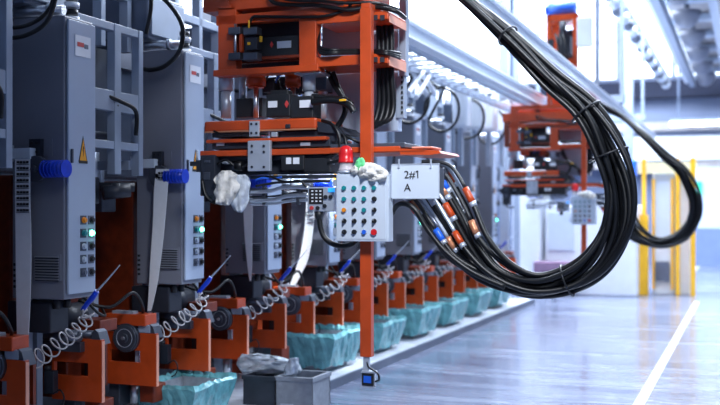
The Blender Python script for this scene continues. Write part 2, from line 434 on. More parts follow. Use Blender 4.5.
def ribbon_rows(pts, y):
    rows = []
    for (ul,ur,v,dy) in pts: rows.append((at(ul,v,y+dy), at(ur,v,y+dy)))
    # refine
    L = spline([a for a,b in rows],5); R = spline([b for a,b in rows],5)
    return list(zip(L,R))
def make_strip(idx):
    y = cab(idx)-.10
    shapes = [
     [(15,30,159,0),(15,30,200,0),(15.5,31,240,0),(16,30.5,290,0),(17,28,340,0),(18,24,376,.01)],
     [(156,169,169,0),(154,167.5,190,0),(153,165,220,0),(151,162,250,0),(149,157,285,.01),(147.5,151,311,.02)],
     [(243,252,195,0),(243.5,252.5,215,0),(245,252,240,0),(247,252,262,0),(249.5,251,281,.02)],
     [(306,314,195,0),(305.5,314,215,0),(303,312,240,0),(298,307,262,0),(288,293,290,.0)]]
    tx = thing('paper_strip','', 'strip', at(shapes[0][0][0],160,Y0-.1) if idx == 0 else at(shapes[idx][0][0],shapes[idx][0][2],y), 'white strips hanging from the dispensers')
    MB().ribbon(ribbon_rows(shapes[idx], y),.003).build('band','paper',tx)
    if idx < 2:
        nrow = 9 if idx == 0 else 2
        for i in range(nrow):
            v = 161+i*6.0 if idx == 0 else 172+i*4.5
            m = MB(); uo = 15.6 if idx == 0 else 157
            for k in range(4):
                m.pbox(uo+1+k*3.1, v, uo+3.2+k*3.1, v+2.2, y-.006, y-.001)
            m.pbox(uo+.6,v+3.0,uo+13.0,v+3.5,y-.005,y-.001)
            m.build('printed_mark','ink',tx)
    elif idx == 3:
        for i in range(4):
            MB().pbox(307,211+i*3.6,313.4,212+i*3.6,y-.005,y-.001).build('printed_mark','greyink',tx)
    return tx

def make_airgun():
    # gun hooked up between the cabinet and the clamp, coiled hose dropping to the lower left
    y = Y0-.02
    t = thing('air_gun','', 'air gun', at(90,300,y), 'blue air guns with coiled hoses')
    hd = [at(83,310,y),at(87,304,y),at(93,297,y),at(97,291,y)]
    MB().tube(hd,[.016,.014,.015,.017,.016,.014],n=10).build('handle','blue',t)
    MB().tube([at(97,291,y),at(108,279,y),at(120,265,y+.02)],[.006,.005,.004,.003],n=8).build('nozzle','alu',t)
    pts = [at(u,v,y-.02) for u,v in ((83,310),(88,318),(80,326),(70,336),(60,342),(48,352),(38,358),(25,364))]
    P = spline(pts,60); N = len(P); out = []
    turns = 11
    for i, p in enumerate(P):
        f = i/(N-1); T = (P[min(i+1,N-1)]-P[max(i-1,0)]).normalized()
        n1 = T.cross(Vector((0,1,0))).normalized(); n2 = T.cross(n1)
        r = .040*min(1,f*10,(1-f)*10)*(.85+.5*f); a = 2*math.pi*turns*(f**.8)
        out.append(p+n1*math.cos(a)*r+n2*math.sin(a)*r)
    MB().tube(out,.0052,n=6,raw=True).build('coiled_hose','coil',t)
    return t
proto_gun = make_airgun()

def make_bin(seed):
    random.seed(seed)
    x0, x1, y0, y1, z0, z1 = -3.86,-3.42,5.56,6.29,.07,.40
    t = thing('waste_bin','', 'bin', ((x0+x1)/2,(y0+y1)/2,z0), 'film lined bins under the clamps')
    m = MB()
    def ring(zz, g): return [(x0-g+.03,y0-g+.03,zz),(x1+g-.03,y0-g+.03,zz),(x1+g-.03,y1+g-.03,zz),(x0-g+.03,y1+g-.03,zz)]
    a = [m.bm.verts.new(p) for p in ring(z0,-.06)]; b = [m.bm.verts.new(p) for p in ring(z1-.03,.03)]; c = [m.bm.verts.new(p) for p in ring(z1-.03,.01)]; d = [m.bm.verts.new(p) for p in ring(z0+.02,-.08)]
    m.bm.faces.new(a)
    for A, Bq in ((a,b),(b,c),(c,d)):
        for i in range(4): m.bm.faces.new((A[i],A[(i+1)%4],Bq[(i+1)%4],Bq[i]))
    m.bm.faces.new(d[::-1]); m.build('tray','tray',t)
    # draped liner: crumpled skirt around the rim
    m = MB(); n = 48; rings = []
    prof = [(-.03,z1-.12),(-.01,z1-.02),(.03,z1+.015),(.055,z1-.02),(.03,z1-.1),(.0,z1-.2),(-.02,z1-.27)]
    for off, zz in prof:
        R = []
        for i in range(n):
            ang = 2*math.pi*i/n; cx, cy = math.cos(ang), math.sin(ang)
            k = max(abs(cx),abs(cy)); hx = (x1-x0)/2+off; hy = (y1-y0)/2+off
            wob = random.uniform(-.012,.012)
            zd = zz+random.uniform(-.014,.014)+ (-.03*(i%7)/7 if zz < z1-.15 else 0)
            R.append(m.bm.verts.new(((x0+x1)/2+cx/k*(hx+wob),(y0+y1)/2+cy/k*(hy+wob),zd)))
        rings.append(R)
    for A, Bq in zip(rings, rings[1:]):
        for i in range(n): m.bm.faces.new((A[i],A[(i+1)%n],Bq[(i+1)%n],Bq[i]))
    # slack film inside
    cv = m.bm.verts.new(((x0+x1)/2,(y0+y1)/2,z1-.1))
    for i in range(n): m.bm.faces.new((rings[0][i],rings[0][(i+1)%n],cv))
    m.build('film_liner','liner',t)
    return t
proto_bin = make_bin(3)

def hose_loop():
    y = cab(1)
    m = MB()
    pts = [at(155,-8,y-.1),at(168,3,y-.12),at(179,18,y-.15),at(183,32,y-.15),at(179,52,y-.15),at(165,66,y-.13),at(150,70,y-.1),at(141,68,y-.05)]
    m.tube(pts,.016,n=8)
    o = m.build('looped_hose','black'); return o

# ---- repeat the station along the row
def setl(o, s): o['label'] = s
for n in range(NS):
    w = ORD[n]
    o = proto_cab if n == 0 else copy_tree(proto_cab, n*PITCH)
    setl(o, 'grey control cabinet with button column, '+w+' cabinet of the row')
for i, n in enumerate(range(-1, NS)):
    o = proto_lat if n == 0 else copy_tree(proto_lat, n*PITCH)
    setl(o, 'pale blue welded steel frame beside the cabinets, '+ORD[i]+' one')
    o = proto_mc if n == 0 else copy_tree(proto_mc, n*PITCH)
    setl(o, 'machine body with dark orange columns behind the cabinets, '+ORD[i]+' one')
    o = proto_cb if n == 0 else copy_tree(proto_cb, n*PITCH)
    setl(o, 'orange mould clamp with round grey wheel, '+ORD[i]+' of its kind')
for n in range(0, NS+1):
    o = proto_ca if n == 0 else copy_tree(proto_ca, n*PITCH)
    setl(o, 'orange mould clamp plate without a wheel, '+ORD[n]+' of its kind')
for n in range(NS):
    o = proto_gun if n == 0 else copy_tree(proto_gun, n*PITCH)
    setl(o, 'blue air gun with grey coiled hose, '+ORD[n]+' along the row')
for n in range(4):
    o = proto_dp if n == 0 else copy_tree(proto_dp, n*PITCH)
    setl(o, 'dispenser with blue roll on the '+ORD[n]+' control cabinet')
    o = make_strip(n)
    setl(o, 'white strip hanging from the dispenser on the '+ORD[n]+' cabinet')
setl(proto_bin, 'bin lined with aqua film, standing alone left of the crates')
for bi in range(6):
    o = copy_tree(proto_bin, (bi+2)*PITCH)
    o.scale = (random.uniform(.92,1.02), random.uniform(.86,1.0), random.uniform(.9,1.06))
    setl(o, 'aqua film lined bin, '+ORD[bi]+' of the run behind the pole')
proto_bin.scale = (.9,.72,.8); proto_bin.location.y += .12
lp = hose_loop()
tag(lp,'black hose looping in front of the nearest upper frame','hose','hose loops above the cabinets')
for n in range(1, 4):
    o = copy_tree(lp, n*PITCH); setl(o, 'black hose loop hanging above the cabinets, '+ORD[n]+' loop')
cx, cy, cz = -3.58, Y0+5*PITCH-.2, 2.78
pp = [Vector((cx-.25,cy+.05,3.25)),Vector((cx-.1,cy,3.1))]+[Vector((cx+.22*math.sin(a*math.pi/8+.2),cy-.004*a,cz+.27*math.cos(a*math.pi/8+.2))) for a in range(0,17)]+[Vector((cx-.15,cy-.06,cz-.1)),Vector((cx-.25,cy-.02,cz-.3))]
rl = tag(MB().tube(pp,.018,n=8,sub=4).build('coiled_black_hose','black'),'full round black hose coil over the far cabinets, nearest of four','hose','hose loops above the cabinets')
for n in range(1,4):
    o = copy_tree(rl, n*PITCH); setl(o,'full round black hose coil over the far cabinets, '+ORD[n]+' of four')
# upper left hoses
tag(MB().tube([at(-6,28,4.5),at(20,27,4.5),at(38,20,4.5),at(50,8,4.5),at(55,-8,4.5)],.012).build('black_hose','black'),'black hose sagging across the top left corner, upper of two','hose')
tag(MB().tube([at(-6,38,4.48),at(20,37,4.48),at(40,28,4.48),at(50,16,4.48),at(57,-8,4.5)],.013).build('black_hose','black'),'black hose sagging across the top left corner, lower of two','hose')
tag(MB().tube([at(151,-8,5.7),at(151,8,5.7),at(149,20,5.7),at(146,33,5.75)],.014).build('black_hose','black'),'short black hose dropping behind the hose loop at the top','hose')
# white supply tanks above the far cabinets
for i, (u, v0, v1) in enumerate(((463,86,128),(477,92,130),(490,97,132),(503,101,134))):
    p = atx(u+7, v0, -3.45); q = atx(u+7, v1, -3.45)
    m = MB().box(p.x-.22,p.y-.12,q.z, p.x,p.y+.12,p.z,.05)
    t = thing('supply_tank','white rounded supply tank above the far cabinets, '+ORD[i]+' of four','tank',(p.x-.11,p.y,q.z),'white tanks above the row')
    m.build('tank','white',t)
    MB().cyl((p.x-.11,p.y,p.z),(p.x-.11,p.y,p.z+.05),.04).build('cap','blackp',t)
    MB().box(p.x-.16,p.y-.04,q.z-.5,p.x-.1,p.y+.04,q.z).build('stem','frame',t)

# ================= overhead runway
def rail(x, z, y0, y1, lab, w=.1, h=.14):
    t = thing('crane_rail',lab,'rail',(x,y0,z),'overhead rails')
    B(x-w/2,y0,z, x+w/2,y1,z+.02).build('lower_flange','white',t)
    B(x-.012,y0,z+.02, x+.012,y1,z+h-.02).build('web','box',t)
    B(x-w/2,y0,z+h-.02, x+w/2,y1,z+h).build('upper_flange','white',t)
    return t
rail(-2.80,3.02,2,24,'pale overhead rail nearer the machine row',.12,.16)
rail(-2.02,3.12,2,24,'pale overhead rail nearer the aisle',.1,.16)
t = thing('cable_ladder','overhead cable ladder with pale rungs beside the rail','cable tray',(-3.05,5,3.04))
for x in (-2.92,-3.36): B(x-.02,3,3.0,x+.02,22,3.1).build('side_rail','frame',t)
for i in range(60):
    B(-3.34,4+i*.3,3.04,-2.94,4.1+i*.3,3.05).build('rung','white',t)
for i, y in enumerate((3.4,17.0,20.5)):
    t = thing('rail_hanger','portal hanger carrying the overhead rails, '+ORD[i]+' one','support',(-2.4,y,3.2),'portal hangers')
    B(-3.4,y,3.32,-1.9,y+.1,3.44,.005).build('cross_beam','frame',t)
    for x in (-3.35,-1.95): B(x-.03,y+.02,3.44,x+.03,y+.08,9).build('rod','frame',t)

# ================= press carriage
PY = 5.6
def make_carriage():
    y = PY
    t = thing('press_carriage','','machine', at(300,120,y+.25), 'orange press carriages under the rails')
    def P(name, m, *boxes, parent=t, bev=.004):
        mb = MB()
        for b in boxes: mb.pbox(*b[:4], y+b[4], y+b[5], bev)
        return mb.build(name, m, parent)
    # orange frame
    P('top_beam','orange',(203,-14,362,6,0,.5),(216,10,362,20,.0,.06))
    P('left_column','orange',(218,6,236,72,0,.08))
    P('middle_column','orange',(299,14,316,72,0,.08))
    P('lower_beam','orange',(213,67,318,73.5,-.01,.10))
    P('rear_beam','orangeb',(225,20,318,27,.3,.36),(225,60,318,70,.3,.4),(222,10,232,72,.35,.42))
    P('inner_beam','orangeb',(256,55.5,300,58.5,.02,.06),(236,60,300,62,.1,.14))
    P('back_plate','dark',(236,20,300,68,.2,.22))
    P('upper_arm','orange',(316,13.5,388,21.5,.0,.33),(330,23,360,26,.28,.33))
    P('lower_arm','orange',(316,55,388,65,.0,.33),(330,66,360,69,.28,.33))
    e = MB()
    for v0, v1 in ((13.5,21.5),(55,65)):
        a = at(388,v0,y); b = at(388,v1,y); e.box(a.x,y+.02,b.z,a.x+.004,y+.33,a.z)
    e.build('arm_end_plate','peach',t)
    hb = MB()
    for v_ in (14,56):
        for u_ in (373,380):
            hb.pbox(u_,v_+1,u_+4,v_+6,y-.012,y)
    hb.build('arm_slot','dark',t)
    # foot plate + diagonal at the upper left
    mb = MB(); mb.prism([at(203,-3,y-.01),at(219,8,y-.01),at(232,8,y-.01),at(226,-3,y-.01)],(0,.05,0)); mb.build('gusset','orange',t)
    # hinge group
    P('hinge_bracket','mid',(228,27,240,34,-.05,-.0),(243,27,257,34.5,-.05,.02)); P('hinge_bracket','mid',(228,52.5,240,59.5,-.05,0),(243,52.5,257,60,-.05,.02))
    p = at(235.5,24,y-.03); q = at(235.5,58,y-.03); MB().cyl(p,q,.009).build('hinge_rod','steel',t)
    P('hinge_bar','orange',(239,34,242,52,-.03,0))
    P('limit_switch','dark',(245,37,257,50,-.02,.05))
    P('yellow_tab','yellow',(248,20,249.5,28,-.055,-.05),(247,42,250,45,-.03,-.02),(259,36,262,42,-.0,.01))
    mo = P('servo_motor','blackp',(262,36,299,56,.05,.18))
    P('motor_label','alu',(277,41,291,48,.046,.05),parent=mo,bev=0)
    c = at(271.5,44.5,y+.045); MB().prism([c+Vector((0,0,.02)),c+Vector((.012,0,0)),c+Vector((0,0,-.02)),c+Vector((-.012,0,0))],(0,.004,0)).build('diamond_mark','redink',mo)
    MB().tube([at(250,22,y-.02),at(253,17,y-.02),at(262,16.5,y-.02),at(300,17,y-.02),at(325,16,y-.02),at(345,10,y-.0),at(352,2,y)],.0095).build('hose','black',t)
    MB().tube([at(268,-4,y-.03),at(275,3,y-.03),at(295,5,y-.03),at(315,5,y-.03),at(335,8,y-.03),at(350,10,y-.03),at(372,7,y),at(395,11,y),at(405,18,y+.1)],.013).build('hose','black',t)
    MB().tube([at(270,-6,y-.03),at(290,0,y-.05),at(320,1,y-.05),at(345,3,y-.04),at(375,3,y),at(400,10,y+.1)],.010).build('hose','black',t)
    for kk, dv in enumerate((0,3,5.5)):
        MB().tube([at(321,20,y+.1),at(319,35,y+.05),at(320,47+dv,y-.02),at(335,50+dv*.6,y-.04),at(360,50+dv*.6,y+.08),at(385,51+dv*.5,y-.02),at(400,53+dv,y+.1)],.009).build('hose','black',t)
    # guide columns
    for (u, v0, v1, r0, r1, vs) in ((226,73,116,.048,.034,91),(243,78,116,.026,.024,100),(309,73,116,.042,.030,91),(323,76,116,.03,.026,94)):
        dy = .12 if u in (226,309) else .32
        p0 = at(u,v0,y+dy); p1 = at(u,vs,y+dy); p2 = at(u,v1+2,y+dy)
        o = MB().cyl(p0,p1,r0,n=24).build('guide_sleeve','alu',t); MB().cyl(p1,p2,r1,n=24).build('guide_rod','alu',o)
    P('sleeve_flange','alu',(213,71.5,238,74,.03,.2),(294,71.5,320,74,.03,.2))
    for (u,r) in ((256,.065),(293,.05)):
        p = at(u,74,y+.2); MB().cyl(p,at(u,86,y+.2),r,n=28).cyl(at(u,86,y+.2),at(u,88,y+.2),r*.8,n=28).build('press_cylinder','orange',t)
        MB().cyl(at(u,88,y+.2),at(u,118,y+.2),.018,n=20).build('ram','steel',t)
    mo = P('drive_motor','blackp',(266,94,290,117,.02,.15),(290,96,313,118,.03,.16),(270,90,288,95,.05,.12),bev=.006)
    P('motor_label','white',(268,101,277,107.5,.015,.02),(299.5,100,312.5,107.5,.022,.03),parent=mo,bev=0)
    c = at(286.5,104,y+.012); MB().prism([c+Vector((0,0,.024)),c+Vector((.014,0,0)),c+Vector((0,0,-.024)),c+Vector((-.014,0,0))],(0,.006,0)).build('diamond_mark','redink',mo)
    MB().tube([at(312,102,y+.0),at(328,100,y),at(340,101,y),at(350,106,y-.02),at(354,112,y-.02)],.022,n=10).tube([at(312,96,y+.05),at(330,98,y+.05),at(345,99,y+.03),at(352,104,y)],.014).build('hose','black',t)
    P('cable_end','yellow',(339,99,346,101,-.05,-.045))
    MB().tube([at(327,70,y+.2),at(334,85,y+.2),at(342,98,y+.15),at(345,112,y+.1),at(336,128,y+.1),at(325,136,y+.1)],.017).tube([at(333,72,y+.2),at(341,92,y+.2),at(352,110,y+.15)],.014).build('hose','black',t)
    MB().tube([at(318,120,y+.1),at(333,125,y),at(340,140,y-.02),at(337,152,y-.02),at(328,158,y-.02),at(318,160,y)],.012).tube([at(318,125,y+.1),at(330,132,y+.05),at(350,138,y),at(368,148,y+.05)],.009).build('hose','black',t)
    P('valve_island','dark',(262,76,328,94,.34,.42)); P('valve_body','blackp',(262,79,274,92,.25,.34)); P('valve_body','mid',(315,77,326,90,.22,.33)); P('side_block','blackp',(236,98,262,117,.26,.36))
    for q in range(4): MB().tube([at(266+q*9,84,y+.3),at(268+q*10,76+q,y+.2),at(276+q*9,74,y+.24),at(280+q*8,86,y+.2),at(286+q*7,95,y+.2)],.006,n=6).build('air_line',['blackp','bluec','blackp','amber'][q],t)
    MB().tube([at(214,131,y-.02),at(225,135,y-.04),at(245,133,y-.03),at(268,134.5,y-.03)],.007,n=6).build('air_line','black',t)
    MB().tube([at(216,165,y-.03),at(226,160,y-.05),at(238,168,y-.03),at(249,163,y-.02)],.008,n=6).build('air_line','black',t)
    MB().tube([at(270,176,y-.04),at(285,182,y-.06),at(300,181,y-.06),at(306,187,y-.06)],.008,n=6).build('air_line','black',t)
    for u_ in (222,262,310,326): MB().pbox(u_,160,u_+5,164,y-.02,y+.04,.002).build('clip','alu',t)
    # platens
    mb = MB(); mb.pbox(204,119.5,316,130.5,y-.02,y+.42,.012); mb.build('upper_platen','orange',t)
    P('platen_edge','copper',(204.5,129.6,316,131.2,-.021,-.015),bev=0)
    mb = MB(); mb.prism([at(316,121,y),at(318,132,y),at(345,134,y),at(335,126,y)],(0,.35,0)); mb.build('platen_tail','dark',t)
    P('spacer','dark',(212,131,240,137,.0,.3),(270,131,332,138,.02,.3),(285,124,290,128,-.03,-.02))
    P('middle_platen','orange',(206,138,326,141.5,-.03,.4))
    P('mould_tool','dark',(212,141,330,148,.0,.35),(320,132,336,142,.02,.2))
    P('spring_block','alu',(271,132,277,137,-.02,.0),(216,142,224,146,-.01,0),(300,142,310,146,-.01,0))
    mb = MB(); mb.pbox(200,148.5,400,154.5,y-.04,y+.36,.004)
    mb.prism([at(400,148.5,y-.04),at(400,154.5,y-.04),at(430,155.0,y-.04),at(441,153.2,y-.04),at(439,150.5,y-.04)],(0,.4,0)); mb.build('lower_platen','orange',t)
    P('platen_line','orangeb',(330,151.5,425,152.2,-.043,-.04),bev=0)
    P('heater_plate','mid',(330,143.5,405,148.3,-.03,.34))
    P('guide_strip','peach',(405,146.5,432,148.4,.1,.3))
    P('carrier_beam','dark',(203,155.5,330,160,.0,.35),(214,160,330,173,.05,.3))
    # silver brackets
    br = P('bracket_plate','alu',(249,121,259,136.5,-.04,-.022)); 
    b2 = P('bracket_plate','alu',(247.5,140.5,270,171,-.075,-.045))
    for pr, pts in ((br,((251.5,124),(256.5,124),(251.5,133),(256.5,133))),(b2,((252,146),(264,146),(252,152),(264,152),(252,167),(264,167)))):
        for (u_,v_) in pts:
            p = at(u_,v_,y-.075 if pr is b2 else y-.04); MB().cyl(p,p+Vector((0,-.006,0)),.008,n=8).build('bolt','dark',pr)
    mo = P('slide_motor','blackp',(281,155.5,304,170,-.04,.05),(303,158,330,172,-.03,.06),bev=.006)
    P('motor_label','white',(286,157.5,291,164,-.046,-.04),(293,157.5,299,164,-.046,-.04),parent=mo,bev=0)
    MB().tube([at(328,163,y-.03),at(340,160,y-.03),at(346,152,y-.02),at(345,138,y),at(338,128,y+.03)],.011).build('hose','black',t)
    mb = MB(); mb.pbox(200,155,215,196,y-.06,y+.02,.006); mb.pbox(196,160,201,172,y-.05,y,.003); mb.pbox(190,161.5,197,166,y-.05,y-.02); mb.build('end_gripper','dark',t)
    mb = MB(); mb.tube([at(202,180,y-.06),at(206,196,y-.07),at(216,203,y-.06),at(224,200,y-.05)],.011); mb.cyl(at(236,166,y-.02),at(243,166,y-.02),.03); mb.build('gripper_hose','black',t)
    mb = MB(); mb.cyl(at(197,150,y-.03),at(197,163,y-.03),.006); mb.build('gripper_pin','alu',t)
    P('gripper_bolt','mid',(204,160,210,163,-.065,-.06),(203,172,210,180,-.066,-.06),(232,163,240,170,.0,.05))
    P('carriage_rail','dark',(250,175,336,178.5,-.02,.0),(216,172.5,336,174.5,.02,.06))
    # grey conduits
    for k,(pp,r_,mm) in enumerate((([(250,192),(270,191),(284,187.5),(309,187.5)],.012,'steel'),([(250,201),(272,200),(288,196),(309,195)],.013,'steel'),([(250,204.5),(275,203.5),(290,201),(309,200)],.009,'steel'),([(256,186),(268,184),(285,182),(330,181)],.008,'blackp'),([(250,197),(275,196),(300,191.5),(312,191.5)],.006,'blackp'))):
        MB().tube([at(*q,y-.04+.012*k) for q in pp],r_,n=10).build('conduit',mm,t)
    for u_ in (262,296): MB().pbox(u_,186,u_+3,205,y-.03,y+.0,.002).build('conduit_clamp','dark',t)
    MB().tube([at(256,180,y-.02),at(263,178,y-.03),at(272,179,y-.02),at(282,177,y-.02)],.007).build('blue_cable','bluec',t)
    # right hand post and hanging hoses
    P('rear_post','frame',(399,-16,406,76,.40,.46)); P('rear_post_foot','frame',(396,76,404,118,.40,.46))
    hs = MB()
    for v_ in range(8): hs.pbox(401,76+v_*5,402.5,78.5+v_*5,y+.39,y+.40)
    hs.build('post_hole','slot',t)
    for k in range(4):
        hh = 376+k*4.2
        MB().tube([at(hh+2,18,y+.2),at(hh+3,40,y+.2),at(hh+3,75,y+.2),at(hh+3+k*.6,105,y+.22),at(hh-2+k*.8,124-k*1.5,y+.2),at(371+k,128-k*2,y+.2),at(364,118-k*2,y+.2)],.017,n=10).build('hanging_hose','black',t)
    # back housing panels
    P('housing','cabdoor',(322,24,398,54,.42,.5)); P('lower_housing','cabdoor',(322,70,398,132,.42,.5))
    P('housing_lug','alu',(378,104,384,118,.38,.42))
    # upper trolley reaching the rails
    z1 = 3.02
    mb = MB(); xs = at(225,0,y).x, at(350,0,y).x
    for x in xs:
        mb.box(x-.05,y+.02,2.7,x+.05,y+.12,3.0); mb.box(x-.05,y+.4,2.7,x+.05,y+.5,3.0)
    mb.build('upper_post','orange',t)
    mb = MB(); mb.box(-3.1,y,2.94,-1.9,y+.1,3.0).box(-3.1,y+.42,2.94,-1.9,y+.52,3.0).box(-2.62,y,3.0,-2.56,y+.08,4.25).box(-2.26,y,3.0,-2.2,y+.08,4.25).box(-2.62,y+.4,3.0,-2.5,y+.5,4.25)
    mb.box(-2.62,y,3.55,-2.2,y+.08,3.63).box(-2.62,y,4.17,-2.2,y+.5,4.25).box(-2.62,y,3.25,-2.2,y+.08,3.3)
    mb.build('trolley_frame','orange',t)
    MB().box(-2.5,y+.05,3.32,-2.28,y+.3,3.54,.01).box(-2.48,y+.02,3.7,-2.3,y+.3,3.95,.01).cyl((-2.4,y+.02,3.95),(-2.4,y+.02,4.15),.05).build('gear_drive','dark',t)
    MB().box(-2.55,y+.42,3.1,-2.32,y+.44,4.1).build('trolley_plate','dark',t)
    MB().box(-2.60,y-.06,3.35,-2.52,y,3.9,.005).build('valve_bank','dark',t)
    for q in range(3): MB().tube([Vector((-2.5+.05*q,y-.02,3.98)),Vector((-2.45+.05*q,y-.08,3.8)),Vector((-2.38+.04*q,y-.06,3.5)),Vector((-2.3+.04*q,y-.02,3.3)),Vector((-2.26,y-.02,3.1))],.013).build('trolley_hose','black',t)
    MB().cyl((-2.62,y+.2,4.36),(-2.25,y+.2,4.36),.10,n=20).cyl((-2.68,y+.2,4.36),(-2.62,y+.2,4.36),.07,n=16).build('hoist_motor','bluec',t)
    MB().box(-2.2,y-.05,3.78,-2.0,y+.1,4.18,.01).build('junction_box','white',t)
    MB().box(-2.0,y+.3,3.28,-1.95,y+.36,4.6).build('mast','frame',t)
    for x in (-2.80,-2.02):
        zz = 3.0 if x < -2.5 else 3.09
        MB().cyl((x-.03,y+.25,zz-.03),(x+.03,y+.25,zz-.03),.05,n=20).build('wheel','dark',t)
    return t
def split_parts(root):
    # a part made of several like pieces becomes one object per piece
    for o in list(root.children_recursive):
        if o.type != 'MESH' or o.name.split('.')[0] not in ('motor_label','arm_end_plate','gear_drive','arm_slot','bolt','hinge_bracket','yellow_tab','spring_block','gripper_bolt','legend_plate','hinge','spacer','post_hole','inner_beam','rear_beam','sleeve_flange','blue_cable','printed_mark','wheel','limit_switch','hose','keys','rim','hanger'): continue
        bm = bmesh.new(); bm.from_mesh(o.data); bm.verts.ensure_lookup_table(); seen = set(); isl = []
        for v in bm.verts:
            if v.index in seen: continue
            st = [v]; grp = set()
            while st:
                a = st.pop()
                if a.index in grp: continue
                grp.add(a.index); st += [e.other_vert(a) for e in a.link_edges]
            seen |= grp; isl.append(grp)
        if len(isl) > 1:
            for g in isl[1:]:
                b2 = bm.copy(); b2.verts.ensure_lookup_table()
                bmesh.ops.delete(b2, geom=[v for v in b2.verts if v.index not in g], context='VERTS')
                c = o.copy(); c.data = o.data.copy(); b2.to_mesh(c.data); b2.free(); C.objects.link(c)
            bmesh.ops.delete(bm, geom=[v for v in bm.verts if v.index not in isl[0]], context='VERTS'); bm.to_mesh(o.data)
        bm.free()
car = make_carriage(); split_parts(car); setl(car, 'large orange press carriage with black motors, in the foreground')

def make_pole():
    y = PY-.06
    t = thing('hanging_pole','','pole', at(365.5,357,y), 'orange poles carrying the control boxes')
    MB().pbox(360,8,371,357,y-.05,y-.001,.002).build('tube','orange',t)
    MB().pbox(361,3,370,8,y-.04,y+.05,.002).build('top_clamp','orange',t)
    MB().pbox(363,357,369,373,y-.04,y-.02,.001).build('sensor_holder','alu',t)
    s = MB().pbox(361.5,373,373,386,y-.055,y-.01,.004).build('sensor','blackp',t)
    MB().pbox(363.5,376,371,383,y-.058,y-.055).build('sensor_face','bluec',s)
    MB().pbox(361,371.5,374.5,373.2,y-.06,y-.01).pbox(362,386,375,387.5,y-.05,y-.03).pbox(374,374,375,387,y-.05,y-.03).build('guard','alu',s)
    MB().tube([at(367,357,y-.03),at(368,366,y-.04),at(373,370,y-.05),at(378,374,y-.05),at(379,380,y-.05),at(375,381.5,y-.05)],.006,n=6).build('sensor_cable','black',t)
    return t
pole = make_pole(); setl(pole,'orange hanging pole with a small sensor, in the foreground')

def make_control_box():
    y = PY-.20
    t = thing('control_box','','control box', at(362,241,y), 'push button control boxes')
    MB().pbox(336,174,388.5,241.5,y,y+.085,.006).build('housing','box',t)
    MB().pbox(339,176.5,385.5,239,y-.003,y+.0005).build('front_plate','box',t)
    rows = [['teal']*4,['teal','teal','teal','blackp'],['amber','sel','teal','sel'],['sel']*4,['blackp','blackp','bluec','red']]
    for r, row in enumerate(rows):
        for c_, kk in enumerate(row):
            p = at(344.5+c_*10.0, 188+r*11, y-.003)
            big = kk == 'red'
            if kk == 'sel':
                o = MB().cyl(p,p+Vector((0,-.01,0)),.014,n=16).build('selector_switch','blackp',t)
                MB().box(p.x-.004,p.y-.024,p.z-.013,p.x+.004,p.y-.010,p.z+.013).build('selector_knob','ink',o)
                MB().box(p.x-.001,p.y-.026,p.z+.003,p.x+.001,p.y-.024,p.z+.012).build('pointer','white',o)
            else:
                o = MB().cyl(p,p+Vector((0,-.006,0)),.0145,n=18).build('push_button','alu' if kk != 'blackp' else 'blackp',t)
                MB().cyl(p+Vector((0,-.006,0)),p+Vector((0,-.016,0)),.018 if big else .0125,n=18).build('button_cap',kk,o)
    MB().pbox(333,180,336,186,y+.01,y+.03).pbox(333,228,336,234,y+.01,y+.03).build('hinge','alu',t)
    return t
cbx = make_control_box(); split_parts(cbx); setl(cbx,'pale control box with four columns of buttons, hanging in the foreground')

def text(name, s, size, p, m, parent, depth=.001):
    cu = bpy.data.curves.new('t','FONT'); cu.body = s; cu.size = size; cu.extrude = depth; cu.align_x = 'LEFT'
    ob = bpy.data.objects.new('t', cu); C.objects.link(ob)
    bpy.context.view_layer.update()
    me = bpy.data.meshes.new_from_object(ob); bpy.data.objects.remove(ob)
    me.transform(Matrix.Rotation(math.pi/2,4,'X')); me.transform(Matrix.Translation(p-wl(parent)))
    me.name = name; me.materials.clear(); me.materials.append(M[m])
    o = bpy.data.objects.new(name, me); C.objects.link(o); o.parent = parent; return o
y = PY-.16
sg = thing('station_sign','white metal sign plate reading 2#1 A beside the control box','sign', at(415,198,y))
MB().pbox(391,163.5,439.5,199,y,y+.006,.001).build('plate','box',sg)
MB().pbox(391,163.5,439.5,164.6,y-.003,y).pbox(391,198,439.5,199,y-.003,y).pbox(391,164,391.8,199,y-.003,y).pbox(438.8,164,439.6,199,y-.003,y).build('rim','alu',sg)
text('lettering','2#1',.062,at(404,178.3,y-.003),'ink',sg); text('lettering','A',.062,at(404,191.2,y-.003),'ink',sg)
p = at(415.6,172.8,y-.004); MB().prism([p,p+Vector((0,0,.008)),p+Vector((.011,0,.014)),p+Vector((.011,0,.005))],(0,.002,0)).build('lettering_serif','ink',sg)
for u_ in (398,430):
    MB().pbox(u_,159,u_+1.4,168,y-.006,y+.002).cyl(at(u_+.7,167,y-.008),at(u_+.7,167,y+.002),.006,n=10).build('hanger','alu',sg)

def make_beacon():
    y = PY-.15; b = at(346,171,y)
    t = thing('beacon_lamp','','lamp', b, 'red beacon lamps')
    s = 1/ (F/ (-b.x*SN+b.y*CS))
    MB().lathe(b,[(.045,0),(.045,.012),(.04,.015),(.04,.045),(.043,.047)],n=28).build('base','clear',t)
    MB().lathe(b+Vector((0,0,.047)),[(.045,0),(.045,.012),(.042,.014),(.042,.05),(.039,.075),(.028,.095),(.012,.102)],n=28).build('dome','red',t)
    MB().lathe(b+Vector((0,0,-.012)),[(.05,0),(.05,.012)],n=28).build('foot','alu',t)
    return t
bea = make_beacon(); setl(bea,'red beacon lamp beside the orange pole in the foreground')

